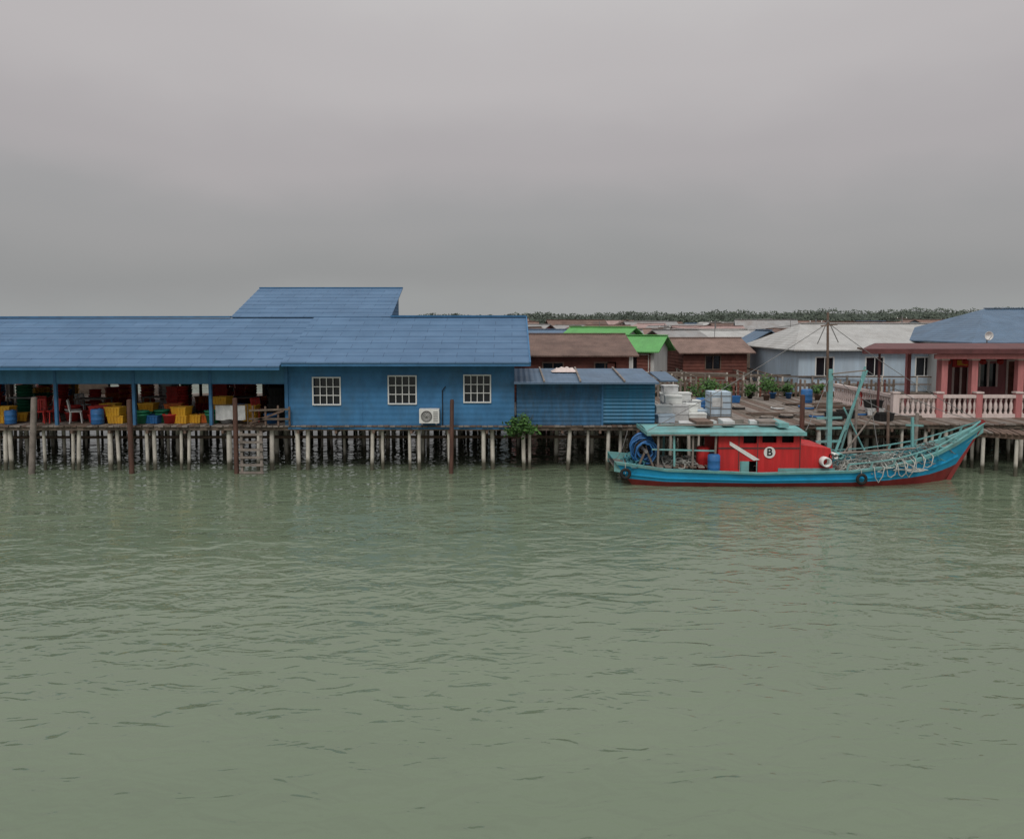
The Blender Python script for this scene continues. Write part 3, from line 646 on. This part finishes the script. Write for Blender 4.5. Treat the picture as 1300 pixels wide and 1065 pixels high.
for j in range(len(fr)-1):
    a,b=tp[j],tp[j+1]; q.poly([(a[0],cy-a[1],a[2]),(a[0],cy+a[1],a[2]),(b[0],cy+b[1],b[2]),(b[0],cy-b[1],b[2])],teal if j<2 else hull_b if j<4 else hull_r)
q.beam((15.93,cy,2.02),(14.75,cy,-.1),.1,.14,hull_r)
for sgn in (-1,1):
    pr=None
    for x in st[:-1]:
        a_,h_,z_=sect(x,.5); t=(a_,cy+sgn*(h_+.015),z_)
        if pr: q.beam(pr,t,.04,.05,hull_b)
        pr=t
q.build('hull',B)
q=P()
for i in range(len(st)-1):
    a,b=st[i],st[i+1]; ha,hb_=max(0,interp(a,HB)-.1),max(0,interp(b,HB)-.1); za,zb=interp(a,SH)-.22,interp(b,SH)-.22
    q.poly([(a,cy-ha,za),(b,cy-hb_,zb),(b,cy+hb_,zb),(a,cy+ha,za)],wood2)
for i in range(10): q.beam((4.0+i*.27,cy-1.15,.62),(4.0+i*.27+.02,cy+1.1,.62),.2,.04,R.choice((wood2,wood3,wood)))
for x in (12.9,13.6,14.3,14.9): q.beam((x,cy-interp(x,HB),interp(x,SH)+.0),(x,cy+interp(x,HB),interp(x,SH)+.0),.1,.06,teal)
q.build('deck',B)
q=P()
for sgn in (-1,1):
    pr=None
    for x in (10.8,11.6,12.4,13.2,14,14.7,15.3):
        z=interp(x,SH); y=cy+sgn*interp(x,HB)*.97; q.beam((x,y,z),(x+.06,y,z+.2),.05,.05,teal); t=(x+.06,y,z+.2)
        if pr: q.beam(pr,t,.04,.04,teal)
        pr=t
    q.beam(pr,(15.85,cy,2.0),.04,.04,teal)
q.build('bow_rail',B)
yc0,yc1=25.48,27.35
def zc(v): return Z(v,25.45)
x0,x1,x2=X(913,25.45),X(1018,25.45),X(1061,25.45)
winc=[(X(944,25.45),X(962,25.45),zc(564),zc(554)),(X(968,25.45),X(987,25.45),zc(563),zc(554)),(X(993,25.45),X(1009,25.45),zc(563),zc(554))]
winl=(X(941,25.45),X(962,25.45),zc(601),zc(587))
q=P()
q.wall(x0,x1,zc(572)+.001,1.70,yc0,yc0+.05,winc,redp)
q.wall(x0,x1,.32,zc(572),yc0,yc0+.05,[winl],redp)
q.box(x0,x1,yc1-.05,yc1,.32,1.70,redp); q.box(x0,x0+.05,yc0+.05,yc1-.05,.32,1.7,redp)
q.box(x1-.05,x1,yc0+.05,yc1-.05,1.2,1.7,redp)
zt2=zc(570)
q.add([(x1,yc0+.02,.3),(x2,yc0+.02,.3),(x2,yc1,.3),(x1,yc1,.3),(x1,yc0+.02,zt2+.1),(x2-.12,yc0+.02,zt2-.02),(x2-.12,yc1,zt2-.02),(x1,yc1,zt2+.1)],[(3,2,1,0),(4,5,6,7),(0,1,5,4),(1,2,6,5),(2,3,7,6),(3,0,4,7)],redp)
q.box(X(990,25.4),x2+.02,yc0-.04,yc0-.005,zc(600),zc(596),teal)
q.box(x0,X(940,25.4),yc0-.02,yc0-.002,.34,zc(598),redp)
q.box(x0,x1,yc0-.015,yc0-.002,zc(571),zc(569),maroon)
for u in (939,963,1017): q.box(X(u,25.45)-.015,X(u,25.45)+.015,yc0-.012,yc0-.002,.35,1.68,maroon)
q.build('cabin',B)
q=P()
for a,b,c,d in winc+[winl]: 
    q.box(a,b,yc0+.3,yc0+.31,c-.1,d+.1,black)
    for k in (0,1): q.box((a,b)[k]-.012,(a,b)[k]+.012,yc0-.018,yc0-.004,c,d,teal if c<1 else redp)
    q.box(a,b,yc0-.016,yc0-.004,c-.02,c,teal if c<1 else redp)
q.box(winl[0]+.03,winl[1]-.25,yc0-.015,yc0-.003,winl[2],winl[3],teal)
q.build('cabin_windows',B)
q=P()
yy=yc0-.02
def fp(u,v): return (X(u,25.45),yy,zc(v))
q.poly([fp(927,561),fp(927,566),fp(958,586),fp(966,585)],white)
bx_,_,bz_=fp(978,575.5)
n=24; q.poly([(bx_+.19*math.cos(2*math.pi*i/n),yy-.002,bz_+.19*math.sin(2*math.pi*i/n)) for i in range(n)],white)
q.build('cabin_markings',B)
tcu=bpy.data.curves.new('B','FONT'); tcu.body='B'; tcu.size=.34; tcu.align_x='CENTER'; tcu.align_y='CENTER'; tcu.offset=.008; tcu.extrude=.003
to=bpy.data.objects.new('tmp',tcu); sc.collection.objects.link(to); bpy.context.view_layer.update()
me=bpy.data.meshes.new_from_object(to.evaluated_get(bpy.context.evaluated_depsgraph_get())); bpy.data.objects.remove(to)
lo=bpy.data.objects.new('letter_b',me); sc.collection.objects.link(lo); me.materials.clear(); me.materials.append(black); lo.location=(bx_,yy-.008,bz_-.0); lo.rotation_euler=(math.pi/2,0,0); lo.parent=B
q=P(); cx0,cx1=X(822,25.4),X(1023,25.4)
nn=6
for k in range(nn):
    t0,t1=k/nn,(k+1)/nn; ya_,yb_=25.3+2.2*t0,25.3+2.2*t1; z0_,z1_=1.76+.09*math.sin(math.pi*t0),1.76+.09*math.sin(math.pi*t1)
    q.slab([(cx0,ya_,z0_),(cx1,ya_,z0_),(cx1,yb_,z1_),(cx0,yb_,z1_)],.045,teal)
q.box(cx0,cx1,25.27,25.3,1.66,1.775,teal); q.box(cx0-.03,cx0,25.27,27.5,1.66,1.78,teal); q.box(cx0+.1,cx0+2.0,25.255,25.268,1.67,1.71,wood2)
for u in (836,857,880,908):
    for y in (25.4,27.3): q.beam((X(u,25.4),y,.5),(X(u,25.4)+R.uniform(-.04,.04),y,1.7),.06,.06,R.choice((teal,wood2,wood3)))
q.beam((X(828,25.4),25.4,1.2),(X(908,25.4),25.4,1.15),.04,.05,teal)
q.build('canopy',B)
q=P()
for k in range(9):
    u=R.uniform(850,1000); x_=X(u,26); q.box(x_,x_+R.uniform(.3,.7),25.6+R.uniform(0,1),26.9,1.88,1.94+R.uniform(.0,.12),R.choice((wood2,C['w'],teal,wood3)),R.uniform(-.2,.2))
q.cyl((cx0+.4,25.8,1.93),(cx1-.8,26,1.93),.03,.02,wood2); q.cyl((cx0+1,26.1,1.95),(cx1-.1,25.7,1.95),.025,.02,metal)
q.build('roof_gear',B)
q=P()
for k in range(16): q.torus((X(818,25.8)+R.gauss(0,.03),25.5+k*.07,1.13+R.gauss(0,.03)),.2+R.uniform(0,.24),.03,R.choice((C['b'],C['b'],hull_b,black)),'y',20,6,.02)
q.cyl((X(818,25.8),25.35,1.13),(X(818,25.8),26.9,1.13),.06,.06,metal)
for y in (25.42,26.75): q.beam((X(818,25.8)-.3,y,.5),(X(818,25.8),y,1.2),.06,.06,wood); q.beam((X(818,25.8)+.3,y,.5),(X(818,25.8),y,1.2),.06,.06,wood)
q.build('net_drum',B)
q=P(); bb=(X(907,25.3),25.28,.42)
q.lathe(bb[0],bb[1],bb[2],[(0,0),(.18,0),(.2,.04),(.2,.2),(.21,.22),(.2,.24),(.2,.42),(.21,.44),(.2,.46),(.2,.6),(.16,.64),(0,.64)],C['b'],16)
q.lathe(X(893,25.9),25.9,.42,[(0,0),(.22,0),(.22,.75),(.17,.8),(0,.8)],redp,14)
q.lathe(X(893,25.9)+.45,26.8,.42,[(0,0),(.22,0),(.22,.6),(0,.6)],teal,14)
q.build('deck_barrels',B)
q=P(); mx_=X(1053,26.4); my=26.4
q.beam((mx_,my,.3),(mx_-.03,my,3.75),.15,.15,teal); q.cyl((mx_-.1,my,3.0),(mx_-.17,my,5.65),.05,.04,wood3,8)
for z in (1.3,1.75,2.1): q.beam((mx_-.45,my-.02,z),(mx_+.4,my-.02,z+.02),.08,.07,teal)
q.beam((mx_-.17,my-.03,5.4),(mx_-.5,my-.03,4.6),.025,.025,metal); q.beam((mx_-.17,my-.03,5.4),(mx_+.2,my-.03,4.65),.025,.025,metal); q.beam((mx_-.4,my-.03,5.2),(mx_+.15,my-.03,5.25),.04,.04,wood3)
a=(X(1098,26.2),26.2,Z(470,26.2)); q.beam((mx_+.1,26.1,1.0),a,.06,.06,teal); q.beam((mx_+.5,26.6,1.0),(a[0]+.12,26.6,a[2]+.1),.055,.055,teal)
for t in (.25,.45,.65,.85): 
    c=Vector((mx_+.1,26.1,1.0)).lerp(Vector(a),t); d=Vector((mx_+.5,26.6,1.0)).lerp(Vector((a[0]+.12,26.6,a[2]+.1)),t); q.beam(c,d,.045,.045,teal)
q.beam((mx_,26.3,3.6),a,.04,.04,wood2)
q.beam((X(1160,26.4),26.4,.7),(X(1158,26.4),26.4,Z(530,26.4)),.08,.08,teal); q.beam((X(1150,26.4),26.4,Z(540,26.4)),(X(1172,26.4),26.4,Z(541,26.4)),.06,.06,teal)
q.cyl((X(1070,26),26,.9),(X(1112,26),26,Z(522,26)),.03,.03,wood2); q.cyl((X(1110,26),26.6,.9),(X(1080,26),26.6,Z(520,26)),.03,.03,teal)
q.cyl((X(1060,26),25.8,1.0),(X(1180,26),26.1,1.15),.04,.03,wood2)
q.build('masts_and_boom',B)
top=(mx_-.15,my,5.3); bow=(15.8,cy,2.0)
ropes('rigging',[sagline(top,bow,.15),sagline(top,(cx0,25.4,1.8),.1),sagline(a,bow,.25),sagline((mx_,my,3.6),(X(1160,26.4),26.4,Z(530,26.4)),.3),sagline((mx_,my,3.6),(cx1,25.4,1.8),.05),sagline(a,(X(1120,25.3),25.3,.7),.1),sagline((3.4,25.8,.8),(4.2,28.2,1.6),.25),sagline(bow,(18.,28.5,1.7),.1)],.011,metal,B)
netw=M('pale_netting',(.42,.43,.40),.9,.35,6); netb=M('blue_green_netting',(.07,.24,.28),.9,.4,6); netg=M('grey_netting',(.20,.21,.20),.9,.4,6)
def heap(name,c,rad,n,r,mat,ln=26):
    S_=[]
    for _ in range(n):
        p_=Vector((R.gauss(0,.45),R.gauss(0,.45),R.uniform(0,.7))); d_=Vector((R.gauss(0,1),R.gauss(0,1),R.gauss(0,.4))).normalized(); s_=[]
        for i in range(ln):
            d_=(d_+Vector((R.gauss(0,.5),R.gauss(0,.5),R.gauss(0,.3)))-p_*.25).normalized(); p_=p_+d_*.12; hz=max(0,1-(p_.x**2+p_.y**2)*.6)
            z=max(0.,min(p_.z,hz)); p_.z=z
            s_.append((c[0]+p_.x*rad[0],c[1]+p_.y*rad[1],c[2]+z*rad[2]))
        S_.append(s_)
    return ropes(name,S_,r,mat,B)
for u,y,w_,h,m in ((1085,25.9,.7,.45,netw),(1115,25.8,.8,.5,netg),(1140,26.2,.8,.55,netw),(1165,26.1,.7,.5,netb),(1130,25.6,.8,.35,netw),(1185,26.3,.5,.4,netg),(1075,26.6,.6,.5,netb),(1100,26.4,.9,.5,netg),(1155,25.9,.6,.4,netg)):
    heap('net_heap',(X(u,y),y,interp(X(u,y),SH)-.15),(w_,.5,h),40,.013,m)
heap('net_heap',(X(805,26),26,.65),(.4,.7,.35),28,.016,netb); heap('net_heap',(X(845,26),26.2,.6),(.5,.6,.3),28,.016,netg)
heap('net_heap',(X(868,26),25.9,.6),(.4,.5,.3),20,.016,netw)
q=P(); rx=X(1050,25.3); q.lathe(rx,25.2,.80,[(0,.5),(.16,.5),(.16,0),(.12,0),(.12,.45),(0,.45)],white,16,'y')
for k in range(3): q.lathe(X(1057+k*6,25.5),25.5,.95,[(0,.4),(.1,.4),(.1,0),(.06,0),(.06,.3)],(metal,white,teal)[k],12,'y')
q.build('rollers',B)
for u in (1098,797):
    q=P(); x=X(u,24.9); q.torus((x,cy-interp(x,HB)-.11,.30+(.12 if u<800 else 0)),.14,.05,black,'y',18,8); q.cyl((x,cy-interp(x,HB)-.1,.42),(x,cy-interp(x,HB)-.04,interp(x,SH)+.02),.012,.012,netw,5); q.build('tyre_fender',B)
SS=[]
for u in (1108,1125,1140,1150,1166,1178):
    x=X(u,25.3); y=cy-interp(x,HB)-.08; z=interp(x,SH); SS.append([(x,y+.4,z+.2),(x,y,z+.03),(x+.05,y-.0,z-.3),(x+.15,y,z-.42+R.uniform(-.05,.1)),(x+.28,y,z-.25),(x+.33,y,z+.03),(x+.35,y+.4,z+.15)])
ropes('hanging_ropes',SS,.018,netw,B)

# ------------------------------------------------------------ camera
cd=bpy.data.cameras.new('camera'); co=bpy.data.objects.new('camera',cd); sc.collection.objects.link(co)
cd.sensor_width=36; cd.lens=36*1000/1300; cd.clip_end=8000; cd.shift_y=-45/1300
co.location=(0,0,EYE); co.rotation_euler=(math.radians(90-4.43),0,0)
sc.camera=co
sc.view_settings.view_transform='Standard'; sc.view_settings.look='None'; sc.view_settings.exposure=0
